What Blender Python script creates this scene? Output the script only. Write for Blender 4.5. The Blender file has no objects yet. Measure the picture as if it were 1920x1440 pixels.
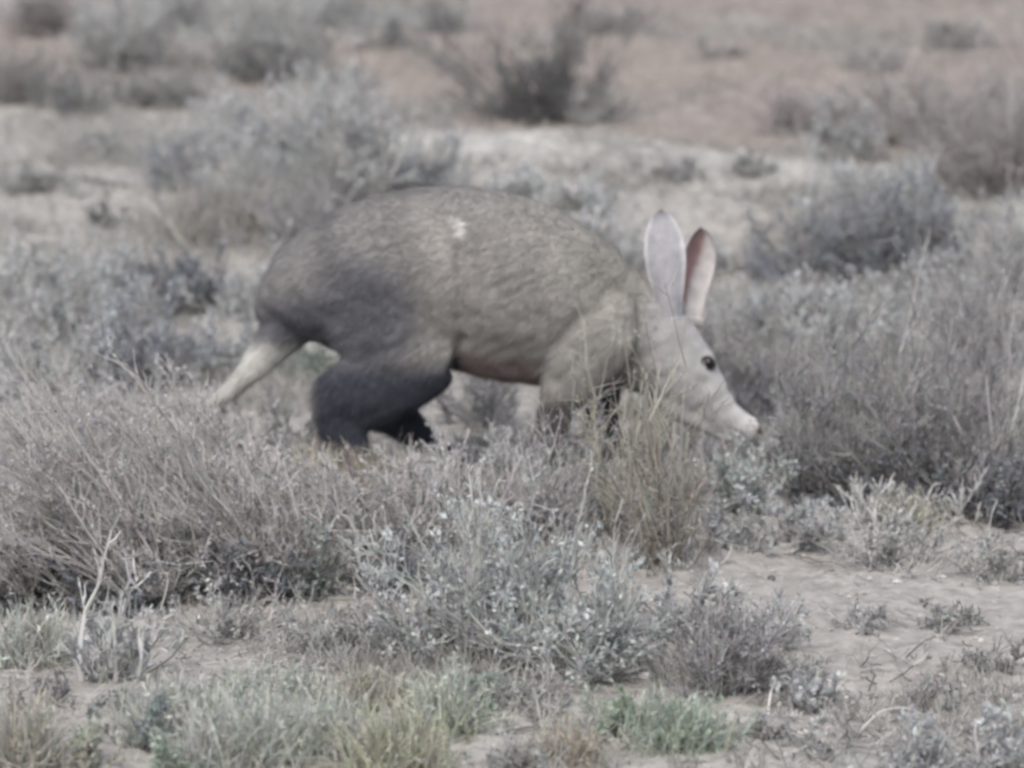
import bpy, math, random
import numpy as np
from mathutils import Vector
R = math.radians
S = bpy.context.scene
COL = S.collection

# ---------------------------------------------------------------- camera
FPX = 10037.0                       # focal length in photograph pixels (1920 wide)
CAM = np.array([0.0, -12.0, 2.4]); PITCH = R(10.34)
cd = bpy.data.cameras.new('camera'); cam = bpy.data.objects.new('camera', cd); COL.objects.link(cam)
cam.location = CAM; cam.rotation_euler = (R(90) - PITCH, 0, 0)
cd.sensor_width = 36; cd.lens = 36 * FPX / 1920; cd.clip_end = 2000
cd.dof.use_dof = True; cd.dof.focus_distance = 10.4; cd.dof.aperture_fstop = 3.9
S.camera = cam
# ---------------------------------------------------------------- sky, sun, exposure
SUN_EL, SUN_AZ = R(52), R(195)      # soft light after the sun has left the veld
w = bpy.data.worlds.new('World'); S.world = w; w.use_nodes = True
nt = w.node_tree; nt.nodes.clear()
out = nt.nodes.new('ShaderNodeOutputWorld'); bg = nt.nodes.new('ShaderNodeBackground')
sky = nt.nodes.new('ShaderNodeTexSky'); sky.sky_type = 'NISHITA'; sky.sun_disc = False
sky.sun_elevation = SUN_EL; sky.sun_rotation = SUN_AZ; sky.dust_density = 4; sky.air_density = 1.0
hs = nt.nodes.new('ShaderNodeHueSaturation'); hs.inputs['Saturation'].default_value = 0.70
nt.links.new(sky.outputs[0], hs.inputs['Color']); nt.links.new(hs.outputs[0], bg.inputs[0])
bg.inputs[1].default_value = 0.13; nt.links.new(bg.outputs[0], out.inputs[0])
sd = bpy.data.lights.new('sun', 'SUN'); sd.energy = 0.95; sd.angle = R(35); sd.color = (.97, 1, .965)
so = bpy.data.objects.new('sun', sd); COL.objects.link(so)
dirv = Vector((math.sin(SUN_AZ) * math.cos(SUN_EL), math.cos(SUN_AZ) * math.cos(SUN_EL), math.sin(SUN_EL)))
so.rotation_euler = dirv.to_track_quat('Z', 'Y').to_euler(); so.location = dirv * 20
S.view_settings.view_transform = 'Standard'; S.view_settings.look = 'None'
S.view_settings.exposure = 0.62; S.view_settings.gamma = 1
S.render.engine = 'CYCLES'; S.cycles.filter_width = 3.2
S.render.resolution_x = 1024; S.render.resolution_y = 768

# ---------------------------------------------------------------- helpers
rng = np.random.default_rng(7)
_NR = np.random.default_rng(11)
_waves = [(_NR.normal(size=2), _NR.uniform(0, 6.28)) for _ in range(60)]
def wav(x, y, f, i0, n=7):
    s = 0
    for k in range(n):
        d, p = _waves[(i0 + k) % 60]
        d = d / np.linalg.norm(d)
        s = s + np.sin((x * d[0] + y * d[1]) * f * (0.7 + 0.1 * k) + p)
    return s / math.sqrt(n)
def sstep(a, b, v):
    t = np.clip((v - a) / (b - a), 0, 1); return t * t * (3 - 2 * t)
def height(x, y):
    x = np.asarray(x, float); y = np.asarray(y, float)
    near = np.exp(-(x ** 2 + (y * .8) ** 2) / 900)
    h = .030 * wav(x, y, 1.3, 0) + .012 * wav(x, y, 4, 9) + .006 * wav(x, y, 11, 20)
    # sandy bank with a sharp far edge, crossing behind the animal
    yc = 4.62 + .06 * np.sin(x * 5)
    bank = sstep(-2.2, 0.0, y - yc) * (1 - sstep(0.0, .45, y - yc)) * sstep(-1.0, -.2, x) * (1 - .5 * sstep(-.1, .8, x)) * (1 - sstep(.75, 1.3, x))
    h = h + .17 * bank
    # ground beyond climbs gently
    h = h + .035 * np.clip(y - 6.5, 0, 60)
    return h * near + (1 - near) * .3 * wav(x, y, .05, 30)
def ray(px, py):
    u = (px - 960) / FPX; v = -(py - 720) / FPX
    c, s = math.cos(PITCH), math.sin(PITCH)
    return np.array([u, c + v * s, -s + v * c])
def on_ground(px, py):
    d = ray(px, py); t = 9.0
    for _ in range(400):
        p = CAM + d * t
        if p[2] <= float(height(p[0], p[1])): break
        t += .03
    return p[0], p[1], float(height(p[0], p[1]))
def at(px, py, Y):
    d = ray(px, py); return CAM + d * ((Y - CAM[1]) / d[1])

def new_mesh(name, V, F, colors=None, smooth=False):
    """V (n,3), F (m,k) array of one face size"""
    me = bpy.data.meshes.new(name); n, (m, k) = len(V), F.shape
    me.vertices.add(n); me.vertices.foreach_set('co', np.ascontiguousarray(V, dtype=np.float32).ravel())
    me.loops.add(m * k); me.loops.foreach_set('vertex_index', np.ascontiguousarray(F, dtype=np.int32).ravel())
    me.polygons.add(m); me.polygons.foreach_set('loop_start', np.arange(0, m * k, k, dtype=np.int32))
    me.polygons.foreach_set('use_smooth', np.full(m, smooth))
    me.update(calc_edges=True)
    if colors is not None:
        a = me.color_attributes.new('tint', 'FLOAT_COLOR', 'POINT')
        c = np.ones((n, 4), np.float32); c[:, :3] = colors; a.data.foreach_set('color', c.ravel())
    me.validate(); return me
def link(name, me, mat, parent=None, loc=None):
    o = bpy.data.objects.new(name, me); COL.objects.link(o)
    if mat and not me.materials: me.materials.append(mat)
    if parent: o.parent = parent
    if loc is not None: o.location = loc
    return o
def tag(o, label=None, cat=None, group=None, kind=None):
    if label: o['label'] = label
    if cat: o['category'] = cat
    if group: o['group'] = group
    if kind: o['kind'] = kind
    return o

# ---------------------------------------------------------------- materials
def mat_tint(name, rough=.9, noise=0., scale=20., bump=0., transl=0., bump_dist=.004):
    m = bpy.data.materials.new(name); m.use_nodes = True; n = m.node_tree; b = n.nodes['Principled BSDF']
    b.inputs['Roughness'].default_value = rough; b.inputs['Specular IOR Level'].default_value = .2
    a = n.nodes.new('ShaderNodeAttribute'); a.attribute_name = 'tint'; col = a.outputs['Color']
    tc = n.nodes.new('ShaderNodeTexCoord')
    if noise:
        t = n.nodes.new('ShaderNodeTexNoise'); t.inputs['Scale'].default_value = scale; t.inputs['Detail'].default_value = 6
        n.links.new(tc.outputs['Object'], t.inputs['Vector'])
        mr = n.nodes.new('ShaderNodeMapRange'); mr.inputs[1].default_value = .3; mr.inputs[2].default_value = .7
        mr.inputs[3].default_value = 1 - noise; mr.inputs[4].default_value = 1 + noise
        n.links.new(t.outputs['Fac'], mr.inputs[0])
        mx = n.nodes.new('ShaderNodeVectorMath'); mx.operation = 'SCALE'
        n.links.new(col, mx.inputs[0]); n.links.new(mr.outputs[0], mx.inputs['Scale']); col = mx.outputs[0]
        if bump:
            bp = n.nodes.new('ShaderNodeBump'); bp.inputs['Strength'].default_value = bump; bp.inputs['Distance'].default_value = bump_dist
            n.links.new(t.outputs['Fac'], bp.inputs['Height']); n.links.new(bp.outputs[0], b.inputs['Normal'])
    n.links.new(col, b.inputs['Base Color'])
    if transl:
        tr = n.nodes.new('ShaderNodeBsdfTranslucent'); n.links.new(col, tr.inputs['Color'])
        ms = n.nodes.new('ShaderNodeMixShader'); ms.inputs[0].default_value = transl
        o = n.nodes['Material Output']
        n.links.new(b.outputs[0], ms.inputs[1]); n.links.new(tr.outputs[0], ms.inputs[2]); n.links.new(ms.outputs[0], o.inputs[0])
    return m
M_twig = mat_tint('dry_twig'); M_leaf = mat_tint('dusty_leaf', transl=.3)
M_soil = mat_tint('karoo_soil', .95, .28, 26, 1., bump_dist=.012)
M_hide = mat_tint('hide', .85, .06, 30, .35, bump_dist=.004)
M_hair = mat_tint('hair', .7, transl=.2)
M_stone = mat_tint('stone', .9, .2, 60, .4)

# ---------------------------------------------------------------- ground
def build_ground():
    n = 560
    u = np.linspace(-1, 1, n)
    gx = 2.2 * u + 250 * np.abs(u) ** 9 * np.sign(u)
    v = np.linspace(-1, 1, n + 240)
    gy = 3.8 + 8.0 * v + 250 * np.abs(v) ** 11 * np.sign(v)
    X, Y = np.meshgrid(gx, gy); Z = height(X, Y)
    loc = (np.abs(X) < 4) & (np.abs(Y - 4) < 12)
    Z = Z + loc * (.0025 * wav(X, Y, 37, 3) + .0030 * wav(X, Y, 90, 14) + .002 * _NR.normal(0, 1, X.shape))
    V = np.stack([X, Y, Z], -1).reshape(-1, 3); nx = n; ny = n + 240
    i = np.arange(nx * ny).reshape(ny, nx)
    F = np.stack([i[:-1, :-1], i[:-1, 1:], i[1:, 1:], i[1:, :-1]], -1).reshape(-1, 4)
    # soil colours: pale sand, pinker ground on the far side, patches
    sand = np.array([.352, .330, .305]); pink = np.array([.280, .242, .217]); pale = np.array([.455, .442, .412])
    dark = np.array([.245, .228, .212])
    x, y = V[:, 0], V[:, 1]
    p = sstep(4.7, 5.4, y - 1.9 * (1 - sstep(-1.0, -.2, x)) + .2 * wav(x, y, 2, 5))[:, None]
    c = sand * (1 - p) + pink * p
    yc = 4.62 + .06 * np.sin(x * 5)
    b = (sstep(-.7, -.1, y - yc + .15 * wav(x, y, 5, 17)) * (1 - sstep(.0, .12, y - yc)) * sstep(-.9, -.2, x) * (1 - sstep(.75, 1.2, x)))[:, None]
    c = c * (1 - .8 * b) + pale * .8 * b
    d = (sstep(.4, 1.6, wav(x, y, 3.1, 33) + .5 * wav(x, y, 9, 40)))[:, None] * .65
    c = c * (1 - d) + dark * d
    g = (sstep(.5, 1.7, wav(x, y, 4.3, 50) + .4 * wav(x, y, 15, 8)))[:, None] * .4
    c = c * (1 - g) + pale * .93 * g
    return tag(link('ground', new_mesh('ground', V, F, c, True), M_soil), kind='structure')
build_ground()

# ---------------------------------------------------------------- twigs
def tubes(P0, P1, r0, r1):
    d = P1 - P0; d /= np.linalg.norm(d, axis=1, keepdims=True) + 1e-9
    ref = np.where(np.abs(d[:, 2:3]) > .9, [[1., 0, 0]], [[0, 0, 1.]])
    a = np.cross(d, ref); a /= np.linalg.norm(a, axis=1, keepdims=True) + 1e-9; b = np.cross(d, a)
    V = []
    for k in range(3):
        t = k * 2.0944; o = a * math.cos(t) + b * math.sin(t)
        V += [P0 + o * r0[:, None], P1 + o * r1[:, None]]
    V = np.stack(V, 1); i = np.arange(len(P0))[:, None] * 6
    F = np.concatenate([i + q for q in ([0, 2, 3, 1], [2, 4, 5, 3], [4, 0, 1, 5])], 0)
    return V.reshape(-1, 3), F
def curve(P, D, L, k, wob, up, r):
    """n polylines of k segments"""
    pts = [P]; d = D / np.linalg.norm(D, axis=1, keepdims=True)
    for i in range(k):
        d = d + r.normal(0, wob, d.shape) + np.array([0, 0, up]) / k
        d = d / np.linalg.norm(d, axis=1, keepdims=True)
        pts.append(pts[-1] + d * (L / k)[:, None])
    return np.stack(pts, 1)
def child(pts, n, tmin, r):
    m, k1, _ = pts.shape; idx = r.integers(0, m, n); t = r.uniform(tmin, .98, n) * (k1 - 1)
    s = np.minimum(t.astype(int), k1 - 2); f = (t - s)[:, None]
    a = pts[idx, s]; b = pts[idx, s + 1]; d = b - a; d /= np.linalg.norm(d, axis=1, keepdims=True) + 1e-9
    return a * (1 - f) + b * f, d, idx
def leaves(P, D, ln, wd, r):
    n = len(P); side = np.cross(D, r.normal(size=(n, 3))); side /= np.linalg.norm(side, axis=1, keepdims=True) + 1e-9
    ln = ln * r.uniform(.6, 1.3, n)[:, None]; wd = wd * r.uniform(.6, 1.3, n)[:, None]
    V = np.stack([P, P + D * ln * .5 + side * wd * .5, P + D * ln, P + D * ln * .5 - side * wd * .5], 1)
    return V.reshape(-1, 3), np.arange(n * 4).reshape(n, 4)

KINDS = {
 # nst: stems per metre of width, c1/c2: children per stem / per child, rad: stem radius, leaf: per twig, size
 'grey':   dict(nst=110, c1=7, c2=4, rad=.0030, spread=1.15, up=.7, wob=.14, leaf=5.0, ls=(.0155, .0075), stem=(0.373, 0.366, 0.357), lf=(0.501, 0.511, 0.515)),
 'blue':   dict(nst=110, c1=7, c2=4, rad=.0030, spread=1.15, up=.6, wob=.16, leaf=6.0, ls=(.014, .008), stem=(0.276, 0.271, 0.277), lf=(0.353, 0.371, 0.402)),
 'green':  dict(nst=120, c1=6, c2=4, rad=.0026, spread=1.0, up=.7, wob=.14, leaf=7.0, ls=(.016, .005), stem=(0.359, 0.359, 0.338), lf=(0.382, 0.425, 0.378)),
 'brush':  dict(nst=170, c1=8, c2=4, rad=.0028, spread=1.15, up=.5, wob=.13, leaf=5.0, ls=(.011, .005), stem=(0.371, 0.355, 0.347), lf=(0.458, 0.441, 0.434)),
 'mauve':  dict(nst=140, c1=7, c2=4, rad=.0028, spread=1.15, up=.6, wob=.12, leaf=3.0, ls=(.010, .005), stem=(0.319, 0.311, 0.311), lf=(0.414, 0.408, 0.420)),
 'dark':   dict(nst=90, c1=6, c2=3, rad=.0042, spread=1.45, up=1.3, wob=.13, leaf=2.0, ls=(.014, .008), stem=(0.172, 0.169, 0.170), lf=(0.276, 0.275, 0.281)),
 'upright':dict(nst=190, c1=6, c2=3, rad=.0026, spread=.65, up=.3, wob=.07, leaf=2.0, ls=(.010, .004), stem=(0.289, 0.279, 0.270), lf=(0.406, 0.396, 0.375)),
 'bleach': dict(nst=50, c1=6, c2=3, rad=.0046, spread=1.1, up=1.0, wob=.16, leaf=.3, ls=(.010, .005), stem=(.43, .43, .42), lf=(0.519, 0.522, 0.516)),
 'mat':    dict(nst=110, c1=6, c2=3, rad=.0026, spread=1.45, up=.3, wob=.22, leaf=4.0, ls=(.012, .007), stem=(0.338, 0.331, 0.322), lf=(0.425, 0.424, 0.418)),
}
def build_shrub(kind, W, H, seed, lean=0., tint=1., dens=1.):
    r = np.random.default_rng(seed); K = KINDS[kind]; a = W / 2; dep = a * r.uniform(.7, .95)
    n = max(8, int(K['nst'] * dens * W ** 1.3 * 1.15)); ph = r.uniform(0, 6.283, n)
    th = np.arccos(1 - r.uniform(0, 1, n) * (1 - math.cos(K['spread']))) + r.normal(0, .08, n)
    D = np.stack([np.cos(ph) * np.sin(th), np.sin(ph) * np.sin(th), np.abs(np.cos(th)) + .08], 1)
    # uneven outline: a few lobes stand out and a few gaps stay open
    lob = 1 + .16 * np.sin(ph * 3 + r.uniform(0, 6)) * np.sin(th * 2) + .12 * np.sin(ph * 5 + th * 7 + r.uniform(0, 6))
    tl = 1 / np.sqrt((D[:, 0] / a) ** 2 + (D[:, 1] / dep) ** 2 + (D[:, 2] / H) ** 2)
    L = tl * lob * r.uniform(.55, 1.02, n)
    base = np.stack([r.normal(0, .16 * a, n), r.normal(0, .16 * dep, n), np.full(n, -.012)], 1)
    # start the stem flatter, bending up
    D0 = D.copy(); D0[:, 2] -= .25 * K['up']
    s0 = curve(base, D0, L, 5, K['wob'], K['up'] * .5, r)
    c1 = int(n * K['c1']); P, d, ix = child(s0, c1, .12, r)
    D1 = d + r.normal(0, .48, d.shape) + [0, 0, .15]; L1 = L[ix] * r.uniform(.18, .45, c1)
    s1 = curve(P, D1, L1, 3, K['wob'] * 1.3, K['up'] * .4, r)
    c2 = int(c1 * K['c2']); P, d, ix2 = child(s1, c2, .1, r)
    D2 = d + r.normal(0, .6, d.shape) + [0, 0, .1]; L2 = np.clip(L1[ix2] * r.uniform(.2, .6, c2), .012, .07)
    s2 = curve(P, D2, L2, 2, K['wob'] * 1.3, K['up'] * .3, r)
    segs = []
    for s, ra, rb in ((s0, K['rad'], K['rad'] * .45), (s1, K['rad'] * .55, K['rad'] * .3), (s2, K['rad'] * .38, K['rad'] * .22)):
        m, k1, _ = s.shape; rr = np.linspace(ra, rb, k1); jit = r.uniform(.7, 1.3, m)[:, None]
        sh = np.repeat(np.clip(r.normal(1, .24, m), .4, 1.9)[:, None], k1 - 1, 1)
        segs.append((s[:, :-1].reshape(-1, 3), s[:, 1:].reshape(-1, 3), (jit * rr[:-1]).ravel(), (jit * rr[1:]).ravel(), sh.ravel()))
    P0, P1, r0, r1, sh = [np.concatenate(x) for x in zip(*segs)]
    def shear(P):
        P = P.copy(); P[:, 0] += lean * np.clip(P[:, 2], 0, 9); return P
    V, F = tubes(shear(P0), shear(P1), r0, r1)
    tnt = np.array(tint) * np.ones(3)
    C = np.clip(np.array(K['stem']) * tnt * np.repeat(sh, 6)[:, None] + np.repeat(r.normal(0, .012, (len(P0), 3)), 6, 0), .02, .8)
    stems = new_mesh('stems', V, F, C)
    nl = int((c1 + c2) * K['leaf'] * .35)
    tw = s2[:, -1]; cf = 9 + 3 * r.uniform()      # leaves gather in clumps, other twigs stay bare
    cn = np.sin(tw[:, 0] * cf * 5 + seed) + np.sin(tw[:, 1] * cf * 4 + seed * 3) + np.sin(tw[:, 2] * cf * 6 + seed * 5)
    s2l = s2[cn > .1]; s2l = s2l if len(s2l) > 5 else s2
    Pa, da, _ = child(s2l, int(nl * .75) + 2, .0, r); Pb, db, _ = child(s1, int(nl * .25) + 2, .2, r)
    P = np.concatenate([Pa, Pb]); d = np.concatenate([da, db]) + r.normal(0, .7, (len(P), 3)); d /= np.linalg.norm(d, axis=1, keepdims=True)
    V, F = leaves(shear(P), d, K['ls'][0], K['ls'][1], r)
    # leaf colour drifts in clumps over the plant
    cl = 1 + .16 * np.sin(P[:, 0] * 31 + seed) * np.sin(P[:, 2] * 37 + seed * 2) + .1 * np.sin(P[:, 1] * 53)
    sh = np.clip(r.normal(1, .20, len(P)) * cl, .4, 1.8)
    C = np.clip(np.array(K['lf']) * tnt * sh[:, None] + r.normal(0, .015, (len(P), 3)), .02, .8)
    return stems, new_mesh('leaves', V, F, np.repeat(C, 4, 0))

def build_tuft(W, H, seed, color, dens=1., lean=0.):
    """grass tuft of arching narrow blades"""
    r = np.random.default_rng(seed); n = int(1500 * dens * max(W, .08) ** 1.2 * 2.0); a = W / 2
    ph = r.uniform(0, 6.283, n); th = np.abs(r.normal(0, .55, n)).clip(0, 1.35)
    D = np.stack([np.cos(ph) * np.sin(th), np.sin(ph) * np.sin(th), np.cos(th)], 1)
    base = np.stack([r.normal(0, .3 * a, n), r.normal(0, .3 * a, n), np.full(n, -.008)], 1)
    L = H * r.uniform(.4, 1.15, n)
    s = curve(base, D, L, 5, .13, -.5, r)
    side = np.cross(D, r.normal(size=(n, 3))); side /= np.linalg.norm(side, axis=1, keepdims=True)
    wd = np.linspace(1, .25, 6)[None, :, None] * .0022 * r.uniform(.6, 1.5, n)[:, None, None]
    Lf = s - side[:, None] * wd; Rt = s + side[:, None] * wd
    V = np.stack([Lf, Rt], 2).reshape(-1, 3); V[:, 0] += lean * V[:, 2]
    i = np.arange(n)[:, None, None] * 12 + np.arange(5)[None, :, None] * 2
    F = (i + np.array([0, 1, 3, 2])).reshape(-1, 4)
    C = np.clip(np.array(color) * np.clip(r.normal(1, .22, n), .4, 1.7)[:, None] + r.normal(0, .02, (n, 3)), .03, .8)
    # seed heads / small side leaves
    m = int(n * 2.0); P, d, ix = child(s, m, .3, r); d = d + r.normal(0, .6, d.shape); d /= np.linalg.norm(d, axis=1, keepdims=True)
    P[:, 0] += lean * P[:, 2]
    V2, F2 = leaves(P, d, .016, .004, r)
    return new_mesh('blades', V, F, np.repeat(C, 12, 0)), new_mesh('seed_heads', V2, F2, np.repeat(C[ix] * 1.08, 4, 0))

NAMES = {'grey': 'grey_shrub', 'blue': 'saltbush', 'green': 'green_shrub', 'brush': 'twiggy_shrub', 'mauve': 'twiggy_shrub',
         'dark': 'dark_shrub', 'upright': 'upright_shrub', 'bleach': 'dead_shrub', 'mat': 'creeping_shrub', 'tuft': 'grass_tuft'}
def plant(i, kind, px, py, wpx, hpx, label, lean=0., tint=1., dens=1., color=(.42, .42, .34)):
    x, y, z = on_ground(px, py); dist = np.linalg.norm(np.array([x, y, z]) - CAM); sc = FPX / dist
    W, H = 1.28 * wpx / sc, 1.28 * hpx / sc
    o = bpy.data.objects.new(NAMES[kind], None); COL.objects.link(o); o.location = (x, y, z); o.empty_display_size = .05
    cat = {'tuft': 'grass tuft'}.get(kind, 'shrub')
    tag(o, label, cat, 'grass tufts on the sand' if kind == 'tuft' else 'low shrubs of the dry veld')
    if kind == 'tuft':
        a, b = build_tuft(W, H, 1000 + i, color, dens, lean)
        link('blades', a, M_leaf, o); link('seed_heads', b, M_leaf, o)
    else:
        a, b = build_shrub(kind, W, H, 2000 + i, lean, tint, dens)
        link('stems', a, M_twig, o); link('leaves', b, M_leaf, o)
    return o

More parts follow.
